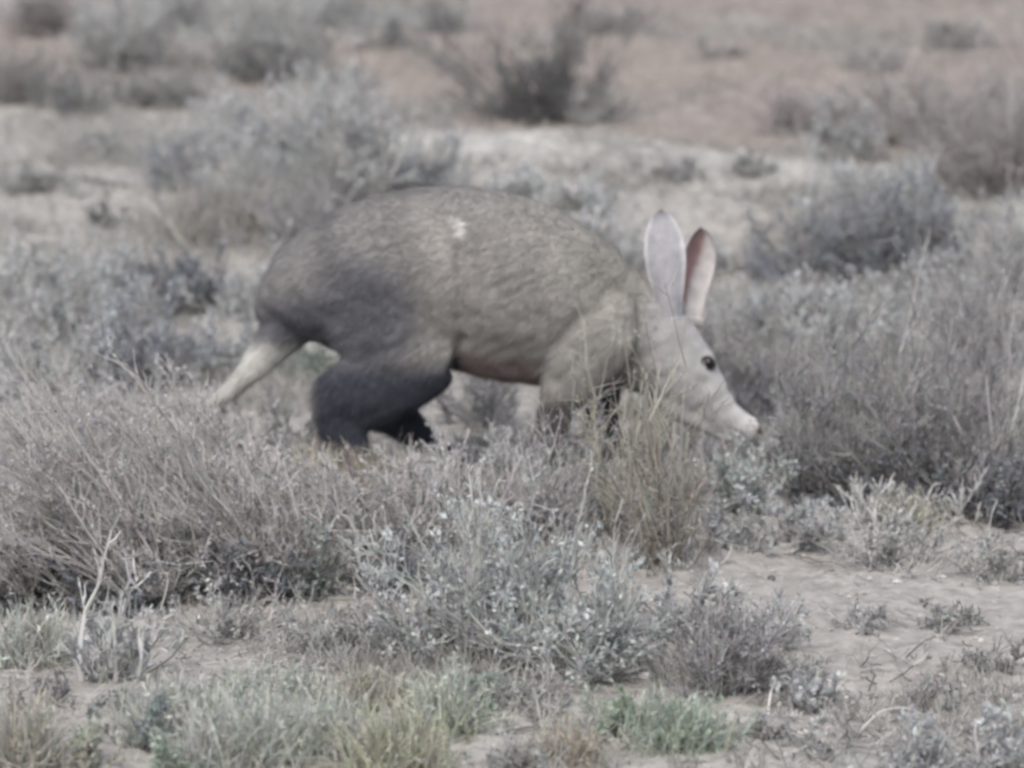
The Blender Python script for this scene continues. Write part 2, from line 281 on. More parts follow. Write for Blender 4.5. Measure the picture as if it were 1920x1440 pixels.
#PLANTS
PL = [
 # ---- nearest, along the bottom edge
 ('tuft', 1265, 1405, 215, 85, 'faded green tuft on bare sand near the bottom edge, right of centre', dict(color=(.40, .44, .375), dens=1.3)),
 ('green', 1180, 1385, 150, 90, 'small yellow-green sprig at the left side of the faded green tuft', dict(tint=(1., 1.05, .95))),
 ('tuft', 830, 1375, 165, 95, 'green leafy tuft under the big grey shrub in the middle foreground', dict(color=(.45, .475, .41), dens=1.2)),
 ('green', 870, 1340, 170, 110, 'pale green bushy plant touching the back of the green leafy tuft', dict()),
 ('tuft', 330, 1370, 190, 90, 'pale straw-green tuft behind the dark dark green-grey plant', dict(color=(.48, .49, .45), dens=1.3)),
 ('tuft', 450, 1440, 220, 115, 'tall pale grass tuft cut by the bottom edge, left of centre', dict(color=(.48, .49, .45), dens=1.3)),
 ('tuft', 600, 1420, 210, 100, 'pale grass tuft right of the tall one at the bottom edge', dict(color=(.48, .49, .45), dens=1.2)),
 ('tuft', 510, 1330, 220, 70, 'low washed-out grass tuft beneath the brown brushwood', dict(color=(.48, .49, .45), dens=1.1)),
 ('tuft', 690, 1330, 150, 65, 'thin straw tuft between the pale grass and the green leafy tuft', dict(color=(.42, .40, .34))),
 ('green', 340, 1465, 150, 90, 'grey-green sprig at the foot of the bottom left grasses', dict(tint=(.98, 1., .97))),
 ('blue', 262, 1405, 110, 80, 'small dark green-grey plant near the lower left corner', dict(tint=(.78, .82, .74), dens=1.3)),
 ('tuft', 50, 1445, 150, 130, 'dry yellowish tuft in the bottom left corner', dict(color=(.45, .43, .385))),
 ('tuft', 60, 1250, 170, 100, 'yellow-green tuft at the left edge under the brown brushwood', dict(color=(.48, .49, .45))),
 ('dark', 90, 1325, 130, 55, 'flat dark clump of twigs by the left edge on bare soil', dict()),
 ('bleach', 205, 1275, 250, 215, 'bleached plant with thick forked pale stems, lower left', dict(dens=.9)),
 ('grey', 190, 1265, 240, 130, 'ring of fine grey side twigs round the bleached forked plant', dict(dens=.5)),
 ('mat', 960, 1440, 200, 60, 'low brown litter plant on the bottom edge at the centre', dict()),
 ('tuft', 1060, 1430, 160, 70, 'sparse dry tuft between the centre bottom edge and the green tuft', dict(color=(.40, .37, .32), dens=.7)),
 ('grey', 1720, 1480, 280, 130, 'silvery shrub cut by the bottom edge near the right corner', dict()),
 ('grey', 1880, 1465, 230, 150, 'silvery shrub filling the bottom right corner', dict()),
 ('mat', 1560, 1420, 200, 70, 'thin wiry mat left of the silvery shrubs at the bottom', dict(dens=.6)),
 ('mauve', 1345, 1305, 330, 150, 'dark brown cushion shrub right of centre, above the faded green tuft', dict(tint=.88, dens=1.2)),
 ('mat', 1500, 1290, 180, 70, 'low tail of wiry twigs at the right end of the dark cushion shrub', dict()),
 ('mat', 1740, 1330, 260, 50, 'flat sparse creeper on the sand right of the dark cushion shrub', dict(dens=.5)),
 # ---- big grey shrub of the middle foreground
 ('grey', 930, 1240, 420, 310, 'large silvery grey shrub in the middle of the foreground', dict(tint=(1., 1.03, 1.02))),
 ('grey', 1110, 1270, 330, 250, 'silvery shrub leaning against the right of the large grey one', dict(tint=(1., 1.03, 1.02))),
 ('bleach', 1130, 1215, 200, 300, 'tall bleached twigs standing up out of the silvery shrub', dict(dens=.7)),
 ('grey', 1290, 1200, 220, 130, 'small pale grey shrub on the sand edge, right of the silvery pair', dict(dens=.9)),
 ('grey', 770, 1225, 230, 170, 'pale grey shrub at the left foot of the large grey one', dict(dens=.7)),
 ('bleach', 690, 1120, 190, 160, 'small bleached branch with curved hooks beside the brown brushwood', dict(dens=.7)),
 ('mat', 640, 1230, 330, 60, 'flat tangle of wiry twigs on the soil below the brown brushwood', dict(dens=.8)),
 ('mat', 430, 1200, 330, 70, 'fallen dry twigs spread at the foot of the brown brushwood', dict(dens=.8, tint=1.15)),
 ('grey', 1440, 1215, 220, 80, 'low grey shrublet on the sand beside the path', dict(dens=.7)),
 # ---- brown brushwood at left
 ('brush', 70, 1130, 380, 300, 'brown brushwood cut by the left edge', dict(lean=-.5, dens=1.1)),
 ('brush', 280, 1135, 430, 340, 'tallest clump of brown brushwood, left foreground', dict(lean=-.5, dens=1.1)),
 ('brush', 500, 1110, 400, 330, 'brown brushwood clump below the hind foot of the aardvark', dict(lean=-.45, dens=1.1)),
 ('brush', 700, 1070, 360, 190, 'right end clump of the brown brushwood', dict(lean=-.4)),
 ('blue', 590, 1120, 140, 150, 'small grey-green bush tucked in front of the brown brushwood', dict(tint=(1., 1.03, .93))),
 ('blue', 120, 1010, 300, 160, 'bluish grey bush inside the brown brushwood at left', dict()),
 ('brush', 150, 930, 340, 180, 'paler brush rising behind the brown brushwood at left', dict(lean=-.5, tint=1.15)),
 ('brush', 400, 920, 360, 150, 'paler brush below the tail tip of the aardvark', dict(lean=-.4, tint=1.2)),
 ('blue', 60, 1140, 240, 110, 'dark growth added as shade at the foot of the brushwood by the left edge', dict(tint=.62, dens=1.4)),  # this and the next three: dark-tinted plants standing in for shade under the canopy
 ('blue', 240, 1145, 240, 120, 'dark growth added as shade behind the bleached forked plant', dict(tint=.62, dens=1.4)),
 ('blue', 420, 1130, 230, 110, 'dark growth added as shade at the foot of the brushwood below the tail', dict(tint=.66, dens=1.4)),
 ('blue', 740, 1110, 200, 100, 'dark growth added as shade between the brushwood and the large silvery shrub', dict(tint=.75, dens=1.3)),
 # ---- just in front of the animal
 ('brush', 860, 1030, 330, 160, 'soft brown brush under the belly of the aardvark', dict(lean=-.2, tint=1.1)),
 ('mauve', 1010, 1010, 290, 190, 'mauve-grey bush under the front feet of the aardvark', dict(tint=1.08)),
 ('upright', 1245, 1065, 190, 450, 'upright brown shrub with straight twigs below the head of the aardvark', dict(dens=1.2, tint=(.95, .92, .86))),
 ('upright', 1170, 1020, 180, 450, 'thin straw-brown shrub left of the upright one, over the chest', dict(tint=(1.1, 1.08, .97))),
 ('bleach', 1262, 1075, 50, 480, 'pair of bare white stalks rising in front of the cheek', dict(dens=.5)),
 ('tuft', 650, 925, 260, 85, 'pale grass before the hind foot of the aardvark', dict(color=(.46, .43, .37), dens=1.2)),
 ('grey', 830, 940, 230, 90, 'pale shrublet before the far hind foot of the aardvark', dict(tint=1.1)),
 ('grey', 980, 915, 190, 85, 'pale grey shrublet between the hind and front feet', dict(tint=1.1)),
 ('dark', 1100, 905, 130, 110, 'dark twigs tangled round the front feet', dict(dens=.9)),
 ('grey', 500, 900, 230, 110, 'grey shrublet below the tail of the aardvark', dict(tint=1.05)),
 ('blue', 605, 880, 80, 150, 'bluish sprig standing at the hock of the aardvark', dict()),
 ('grey', 1400, 960, 230, 120, 'grey-green shrub under the snout', dict(tint=(.95, 1., .97))),
 # ---- right hand bushes
 ('mauve', 1560, 940, 320, 290, 'mauve twiggy bush facing the snout', dict(tint=.82, dens=1.3)),
 ('mauve', 1760, 950, 360, 380, 'biggest mauve twiggy bush at the right', dict(tint=.80, dens=1.3)),
 ('mauve', 1900, 970, 260, 360, 'mauve twiggy bush cut by the right edge', dict(tint=.78, dens=1.3)),
 ('bleach', 1620, 1000, 230, 80, 'white dead branchlets at the foot of the mauve bush facing the snout', dict(dens=1.0)),
 ('bleach', 1790, 985, 190, 110, 'white dead branchlets at the foot of the biggest mauve bush', dict(dens=.8)),
 ('tuft', 1690, 990, 150, 60, 'yellowish dead grass between the two patches of white branchlets', dict(color=(.47, .455, .405), dens=1.)),
 ('mat', 1660, 1060, 340, 70, 'low brown creeper along the upper edge of the sandy path', dict(dens=.8)),
 ('mat', 1860, 1090, 220, 80, 'low grey creeper at the right edge below the bushes', dict(dens=.9)),
 ('mat', 1790, 1175, 190, 45, 'dark flat plant in the middle of the sand at right', dict(tint=.8, dens=.7)),
 ('mat', 1870, 1260, 160, 50, 'small dark debris plant near the right edge', dict(tint=.7, dens=.8)),
 # ---- behind the animal, right
 ('dark', 1440, 800, 170, 150, 'dark bluish bush right behind the snout', dict(tint=(1.0, 1.0, 1.08))),
 ('mauve', 1400, 760, 240, 190, 'hazy mauve bush behind the forehead of the aardvark', dict(tint=.85)),
 ('grey', 1420, 640, 230, 110, 'pale grey bush behind the ears', dict()),
 ('grey', 1600, 700, 280, 150, 'pale grey-brown bush at mid distance beyond the snout', dict()),
 ('mauve', 1850, 690, 300, 190, 'brownish bush at mid distance cut by the right edge', dict()),
 ('dark', 1470, 540, 170, 110, 'dark low bush right of the pink ear', dict(tint=(1.3, 1.35, 1.5))),
 ('blue', 1600, 530, 330, 170, 'wide blue-grey bush behind and right of the ears', dict(tint=.85)),
 ('blue', 1740, 515, 250, 190, 'blue-grey bush joining the wide one on its right', dict(tint=.9)),
 ('grey', 1650, 440, 330, 120, 'pale crown of a shrub standing beyond the wide blue-grey bush', dict()),
 ('grey', 1880, 560, 220, 200, 'grey bush at the right edge level with the ears', dict(tint=.9)),
 ('mauve', 1860, 370, 360, 230, 'reddish grey bush near the upper right edge', dict(tint=(1.02, .97, .96))),
 ('dark', 1800, 360, 170, 110, 'dark fallen stems under the reddish grey bush', dict(tint=1.3)),
 ('grey', 1590, 300, 190, 110, 'small faint shrub on the sandy bank at right', dict(dens=.8)),
 ('mat', 1260, 335, 220, 26, 'dark creeping plant on the face of the sandy bank', dict(tint=.8)),
 ('mat', 1400, 325, 190, 32, 'grey creeping plant at the right end of the sandy bank', dict(tint=.9)),
 ('grey', 1100, 400, 200, 50, 'low pale shrub just above the shoulders of the aardvark', dict(tint=1.1)),
 ('grey', 1130, 520, 240, 110, 'pale shrub behind the neck of the aardvark', dict(tint=1.1)),
 ('grey', 960, 380, 190, 50, 'low pale shrub behind the top of the back', dict(tint=1.05)),
 # ---- top centre
 ('dark', 1010, 225, 340, 250, 'dark bush of upcurving branches at the top centre', dict(dens=1.1, tint=.8)),
 ('mat', 1110, 235, 170, 90, 'pale brown side branches low on the dark top centre bush', dict()),
 # ---- behind the animal, left
 ('grey', 660, 395, 320, 220, 'broad grey shrub behind the rump', dict()),
 ('blue', 770, 370, 190, 140, 'blue-grey shrub on the right flank of the broad grey one', dict()),
 ('blue', 560, 330, 200, 110, 'blue-grey bushlet at the back of the broad grey shrub', dict(tint=1.1)),
 ('grey', 480, 400, 200, 190, 'slim grey shrub left of the broad one behind the rump', dict(tint=1.05)),
 ('blue', 350, 360, 200, 130, 'blue-tinged shrub left of the slim grey one', dict()),
 ('tuft', 420, 450, 280, 110, 'dry beige grass in front of the slim grey shrub', dict(color=(.44, .425, .40))),
 ('mauve', 560, 470, 230, 110, 'brown low bush touching the rump from behind', dict(tint=.95)),
 ('blue', 350, 590, 240, 120, 'dark blue-grey bush left of the rump', dict(tint=.72, dens=1.2)),
 ('grey', 130, 640, 290, 140, 'pale grey shrub at the left edge level with the rump', dict()),
 ('blue', 250, 730, 320, 170, 'grey-blue shrub left of the tail', dict(tint=1.1)),
 ('grey', 50, 770, 270, 200, 'grey shrub at the left edge level with the tail', dict()),
 ('grey', 430, 700, 200, 120, 'grey shrub directly behind the tail', dict()),
 ('green', 590, 720, 130, 90, 'greenish shrublet seen between the tail and the hind leg', dict(tint=.9)),
 ('mauve', 900, 800, 220, 120, 'pinkish brown shrublet seen under the belly', dict(tint=1.1)),
 ('dark', 210, 425, 120, 50, 'tiny dark star-shaped twig clump on open sand at left', dict()),
 ('mat', 60, 360, 210, 50, 'brown creeping plant at the left edge on the open sand', dict()),
 # ---- fillers named by what they stand beside
 ('grey', 60, 600, 260, 120, 'pale shrub at the left edge above the rump-level one', dict(tint=1.05)),
 ('grey', 200, 560, 190, 90, 'pale shrublet on the sand left of the dark blue-grey bush', dict(tint=1.05)),
 ('grey', 480, 600, 150, 110, 'pale shrublet between the dark blue-grey bush and the rump', dict()),
 ('grey', 110, 880, 300, 150, 'pale shrub behind the left end of the brushwood', dict(tint=1.05)),
 ('mauve', 290, 850, 260, 140, 'pinkish grey shrub behind the tallest brushwood clump', dict(tint=1.1)),
 ('brush', 560, 1000, 280, 130, 'pale brush behind the middle of the brown brushwood', dict(lean=-.4, tint=1.15)),
 ('tuft', 760, 930, 200, 70, 'straw tuft below the belly gap of the aardvark', dict(color=(.47, .44, .38), dens=1.1)),
 ('mauve', 1080, 990, 200, 210, 'brown twiggy shrub between the mauve-grey bush and the straw-brown shrub', dict()),
 ('mauve', 1340, 940, 180, 150, 'brownish shrublet under the jaw of the aardvark', dict()),
 ('mauve', 1480, 880, 200, 110, 'mauve shrublet just ahead of the snout tip', dict()),
 ('grey', 1500, 1020, 200, 90, 'grey shrublet at the top edge of the sandy path', dict(tint=.95)),
 ('grey', 1380, 1030, 150, 90, 'grey sprig at the right foot of the upright brown shrub', dict()),
 ('mauve', 1520, 780, 230, 140, 'mauve bush beyond the snout, left of the brownish ones', dict(tint=.85)),
 ('mauve', 1680, 790, 260, 160, 'brownish bush behind the biggest mauve bush', dict(tint=.88)),
 ('mauve', 1850, 800, 230, 160, 'brownish bush behind the mauve bush at the right edge', dict(tint=.88)),
 ('grey', 1330, 520, 150, 70, 'faint pale sprig touching the far ear from behind', dict(tint=1.1)),
 ('grey', 1500, 620, 220, 90, 'faint grey shrublet under the dark low bush right of the pink ear', dict(tint=1.05)),
 ('grey', 1720, 610, 230, 110, 'grey shrublet below the joined blue-grey bushes', dict()),
 ('grey', 620, 260, 260, 120, 'pale shrub beyond the broad grey shrub behind the rump', dict(tint=1.1)),
 ('grey', 420, 290, 200, 110, 'pale shrub above the blue-tinged one at left', dict(tint=1.1)),
 ('mat', 200, 300, 260, 50, 'faint creeping plant on the open sand in the upper left', dict()),
 ('grey', 720, 90, 160, 80, 'faint pale shrub at the top between the dark narrow and the dark centre bush', dict(dens=.8)),
 ('grey', 340, 60, 200, 100, 'pale shrub on the top edge left of the tall pale one', dict()),
 ('grey', 630, 50, 200, 90, 'pale shrub on the top edge right of the tall pale one', dict()),
 ('mat', 1640, 130, 240, 40, 'faint flat plant on the far pinkish slope', dict(dens=.6)),
 ('mat', 1350, 110, 160, 30, 'small dark flat plant on the far slope right of the dark centre bush', dict(dens=.6, tint=.8)),
 ('mauve', 1700, 270, 340, 110, 'faint brown bush on the far slope at right', dict(tint=(.92, .88, .85))),
 ('mat', 1440, 1390, 200, 50, 'thin brown mat right of the faded green tuft', dict(dens=.7)),
 ('mat', 1620, 1180, 260, 40, 'sparse grey mat across the sandy path', dict(dens=.5)),
 ('green', 170, 1445, 150, 90, 'straw-green sprig between the corner tuft and the dark green-grey plant', dict(tint=(1.1, 1.05, 1.))),
 ('tuft', 740, 1450, 200, 110, 'pale tuft on the bottom edge below the green leafy tuft', dict(color=(.42, .42, .34))),
 ('mat', 1000, 1340, 240, 60, 'brown wiry mat between the two green patches', dict(dens=.8)),
 ('mat', 270, 1330, 220, 60, 'fallen twigs between the bleached plant and the dark green-grey plant', dict(dens=.8)),
 ('grey', 1500, 1330, 150, 60, 'grey sprig below the tail of the dark cushion shrub', dict(dens=.8)),
 # ---- top left
 ('grey', 500, 150, 300, 210, 'tall pale shrub at the top, left of centre', dict(tint=1.05)),
 ('grey', 230, 130, 260, 130, 'rounded pale shrub at the top left', dict()),
 ('dark', 130, 215, 200, 85, 'dark low bush near the top left corner', dict(tint=1.2)),
 ('mauve', 30, 195, 190, 110, 'brown-grey bush in the top left corner', dict(tint=(.9, .87, .84))),
 ('mat', 310, 200, 280, 70, 'dark creeping plant between the rounded pale shrub and the sand', dict(tint=.8)),
 ('dark', 500, 155, 280, 45, 'dark row of stubs at the foot of the tall pale shrub', dict(tint=1.3)),
 ('dark', 660, 165, 100, 120, 'dark narrow bush between the tall pale shrub and the top centre bush', dict(tint=1.3)),
 ('mauve', 90, 65, 290, 65, 'brown low bush on the top edge at the left', dict(tint=(.92, .88, .86))),
 ('mauve', 1520, 250, 260, 70, 'low brown bush on the far slope above the small faint shrub', dict(tint=(.95, .9, .88))),
 ('dark', 1890, 250, 200, 90, 'dark bush at the right edge on the far slope', dict(tint=1.2)),
 ('mat', 1150, 60, 240, 40, 'low brown mat on the far slope right beside the dark centre bush', dict(tint=.85, dens=.7)),
 ('mat', 1800, 90, 260, 40, 'brown mat in the upper right corner of the far slope', dict(tint=.85, dens=.6)),
 ('blue', 1560, 950, 190, 120, 'dark growth added to deepen the tone in front of the mauve bush facing the snout', dict(tint=.66, dens=1.3)),  # this and the next two: dark-tinted plants added to darken beneath the mauve bushes
 ('blue', 1730, 960, 210, 130, 'dark growth added to deepen the tone at the foot of the biggest mauve bush', dict(tint=.62, dens=1.3)),
 ('blue', 1880, 985, 190, 130, 'dark growth added to deepen the tone at the right edge under the mauve bush', dict(tint=.62, dens=1.3)),
 ('mat', 820, 60, 220, 60, 'faint brown mat on the top edge left of the dark bush', dict(dens=.7)),
]
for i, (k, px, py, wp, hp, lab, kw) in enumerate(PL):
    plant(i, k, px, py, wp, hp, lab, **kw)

# ---------------------------------------------------------------- ground litter (uncountable)
def build_litter():
    r = np.random.default_rng(5); n = 42000
    y = r.uniform(-3.2, 11.5, n); x = r.uniform(-1, 1, n) * (1.5 + .1 * (y + 3))
    m = (wav(x, y, 3.7, 12) + .6 * wav(x, y, 10, 25) + r.normal(0, .5, n)) > .35
    x, y = x[m], y[m]; n = len(x)
    P = np.stack([x, y, height(x, y) + r.uniform(.0, .008, n)], 1); ph = r.uniform(0, 6.283, n)
    D = np.stack([np.cos(ph), np.sin(ph), np.abs(r.normal(0, .25, n))], 1)
    s = curve(P, D, r.uniform(.015, .09, n), 3, .25, 0, r)
    rad = np.repeat((r.uniform(.0008, .0022, n))[:, None], 3, 1).ravel()
    V, F = tubes(s[:, :-1].reshape(-1, 3), s[:, 1:].reshape(-1, 3), rad, rad * .8)
    g = r.uniform(.10, .52, n)[:, None] * np.array([1.03, .98, .93])
    tag(link('twig_litter', new_mesh('twig_litter', V, F, np.repeat(g, 18, 0)), M_twig), 'fine dry twigs and straw scattered over the sand', 'litter', kind='stuff')
    # stubble: short upright sprigs among the shrubs
    n = 60000; y = r.uniform(-3.2, 11.5, n); x = r.uniform(-1, 1, n) * (1.5 + .1 * (y + 3))
    m = (wav(x, y, 4.7, 2) + .6 * wav(x, y, 13, 45) + r.normal(0, .35, n) - 1.6 * (x > .45) * (y < -.3) * (y > -2.3) - 1.0 * (y > 4.8) * (x > -.2) - .8 * (y > 4.1) * (y < 4.8) * (x > -.4)) > .25
    x, y = x[m], y[m]; n = len(x)
    P = np.repeat(np.stack([x, y, height(x, y) - .003], 1), 6, 0); D = r.normal(0, .6, (n * 6, 3)); D[:, 2] = 1
    s = curve(P, D, np.repeat(r.uniform(.015, .075, n), 6) * r.uniform(.5, 1.2, n * 6), 2, .2, 0, r)
    rad = np.full(n * 12, .0012); V, F = tubes(s[:, :-1].reshape(-1, 3), s[:, 1:].reshape(-1, 3), rad, rad * .6)
    g = np.repeat(r.uniform(.2, .42, n), 6)[:, None] * np.array([1.0, .98, .93]) * r.uniform(.8, 1.2, (n * 6, 1))
    tag(link('stubble', new_mesh('stubble', V, F, np.repeat(g, 12, 0)), M_twig), 'short grey stubble covering the soil between the shrubs', 'ground cover', kind='stuff')
    # gravel
    n = 14000; y = r.uniform(-3.2, 11.5, n); x = r.uniform(-1, 1, n) * (1.5 + .1 * (y + 3)); z = height(x, y)
    q = np.array([[1, 0, 0], [-1, 0, 0], [0, 1, 0], [0, -1, 0], [0, 0, 1], [0, 0, -1]], float)
    f = np.array([[0, 2, 4], [2, 1, 4], [1, 3, 4], [3, 0, 4], [2, 0, 5], [1, 2, 5], [3, 1, 5], [0, 3, 5]])
    sz = r.lognormal(-5.5, .5, n).clip(.001, .013)
    V = (q[None] * r.uniform(.6, 1.3, (n, 6, 1)) * np.array([1, 1, .6]) * sz[:, None, None]) + np.stack([x, y, z], 1)[:, None]
    F = (np.arange(n)[:, None, None] * 6 + f).reshape(-1, 3)
    g = r.uniform(.22, .58, n)[:, None] * np.array([1.03, .97, .92])
    tag(link('gravel', new_mesh('gravel', V.reshape(-1, 3), F, np.repeat(g, 6, 0)), M_stone), 'small pale gravel strewn over the soil', 'gravel', kind='stuff')
build_litter()

# single dead sticks lying on the sand
def stick(pts, rad, label, tone=.5, name='dead_stick'):
    P = []
    for (px, py, lift) in pts:
        x, y, z = on_ground(px, py); P.append((x, y, z + lift))
    P = np.array(P); o = P[0].copy(); P = P - o
    # resample smoothly
    t = np.linspace(0, len(P) - 1, 14); Q = np.stack([np.interp(t, np.arange(len(P)), P[:, k]) for k in range(3)], 1)
    for _ in range(2): Q[1:-1] = .25 * Q[:-2] + .5 * Q[1:-1] + .25 * Q[2:]
    nr = 7; ang = np.arange(nr) * 2 * math.pi / nr; V = []
    T = np.gradient(Q, axis=0); T /= np.linalg.norm(T, axis=1, keepdims=True)
    rr = np.random.default_rng(len(label))
    for i, (p, d) in enumerate(zip(Q, T)):
        a = np.cross(d, [0, .3, 1]); a /= np.linalg.norm(a); b = np.cross(d, a)
        ra = rad * (1 - .55 * i / 13) * rr.uniform(.85, 1.15)
        V.append(p + ra * (np.cos(ang)[:, None] * a + np.sin(ang)[:, None] * b))
    V = np.concatenate(V); F = [[i * nr + j, i * nr + (j + 1) % nr, (i + 1) * nr + (j + 1) % nr, (i + 1) * nr + j] for i in range(13) for j in range(nr)]
    C = np.tile([tone, tone * .97, tone * .93], (len(V), 1))
    return tag(link(name, new_mesh(name, V, np.array(F), C, True), M_twig, loc=o), label, 'stick', 'dead sticks on the ground')
stick([(1440, 1345, .0), (1445, 1318, .025), (1470, 1305, .035), (1500, 1312, .02)], .003, 'white arched stick right of the faded green tuft', .62)
stick([(1270, 1050, 0), (1290, 1045, .02), (1297, 1030, .035), (1285, 1018, .045)], .003, 'small white hooked stick at the foot of the upright brown shrub', .6)
stick([(1480, 1042, .005), (1505, 1032, .008), (1560, 1033, .004)], .003, 'short pale stick at the top of the sandy path', .55)
stick([(1610, 1375, .0), (1650, 1362, .03), (1710, 1362, .03), (1760, 1380, .01)], .003, 'long pale stick arching over the silvery shrub near the bottom right', .5)
stick([(920, 1228, .004), (1000, 1230, .008), (1080, 1238, .004)], .0045, 'dark straight stick on the soil below the large grey shrub', .16)
stick([(70, 340, .01), (150, 346, .02), (240, 356, .01)], .008, 'dark fallen branch on the open sand at the left', .14, 'fallen_branch')
stick([(110, 470, .0), (160, 505, .02), (210, 530, .0)], .005, 'thin dark stick on the sand below the star-shaped twig clump', .18)
stick([(930, 1385, .003), (1000, 1372, .006), (1060, 1378, .003)], .003, 'thin dark stick left of the faded green tuft', .18)
stick([(1395, 832, .02), (1415, 838, .03), (1440, 848, .02)], .005, 'short brown stick just under the tip of the snout', .22)

def stone(px, py, rad, label, tone):
    import bmesh
    bm = bmesh.new(); bmesh.ops.create_icosphere(bm, subdivisions=2, radius=rad); rr = random.Random(label)
    k = [rr.uniform(0, 6) for _ in range(3)]
    for v in bm.verts:
        c = v.co / rad; s = 1 + .18 * math.sin(3 * c.x + k[0]) + .14 * math.sin(4 * c.y + k[1]) + .05 * rr.uniform(-1, 1)
        v.co = v.co * s; v.co.z *= .62
    me = bpy.data.meshes.new('stone'); bm.to_mesh(me); bm.free()
    a = me.color_attributes.new('tint', 'FLOAT_COLOR', 'POINT')
    for d in a.data: d.color = (tone, tone * .96, tone * .9, 1)
    x, y, z = on_ground(px, py)
    return tag(link('stone', me, M_stone, loc=(x, y, z + rad * .25)), label, 'stone', 'loose stones on the sand')
stone(955, 1190, .016, 'white stone in the gap of the large grey shrub', .62)
stone(1208, 1277, .012, 'white stone at the left foot of the dark cushion shrub', .6)
stone(1518, 1272, .007, 'pair-forming small white stone right of the dark cushion shrub', .62)
stone(1447, 1088, .010, 'small dark stone in the middle of the sandy path', .12)
stone(1345, 1130, .014, 'dark flat stone on the sand left of the path', .13)
stone(1806, 1293, .007, 'small white stone alone on the sand at the lower right', .62)
stone(1910, 1245, .016, 'beige stone at the right edge beside the dark debris', .42)
stone(1390, 290, .02, 'pale stone on top of the sandy bank', .6)
stone(380, 870, .014, 'pale stone in the brush under the tail tip', .5)
stone(15, 1150, .02, 'brown stone at the left edge below the brushwood', .25)

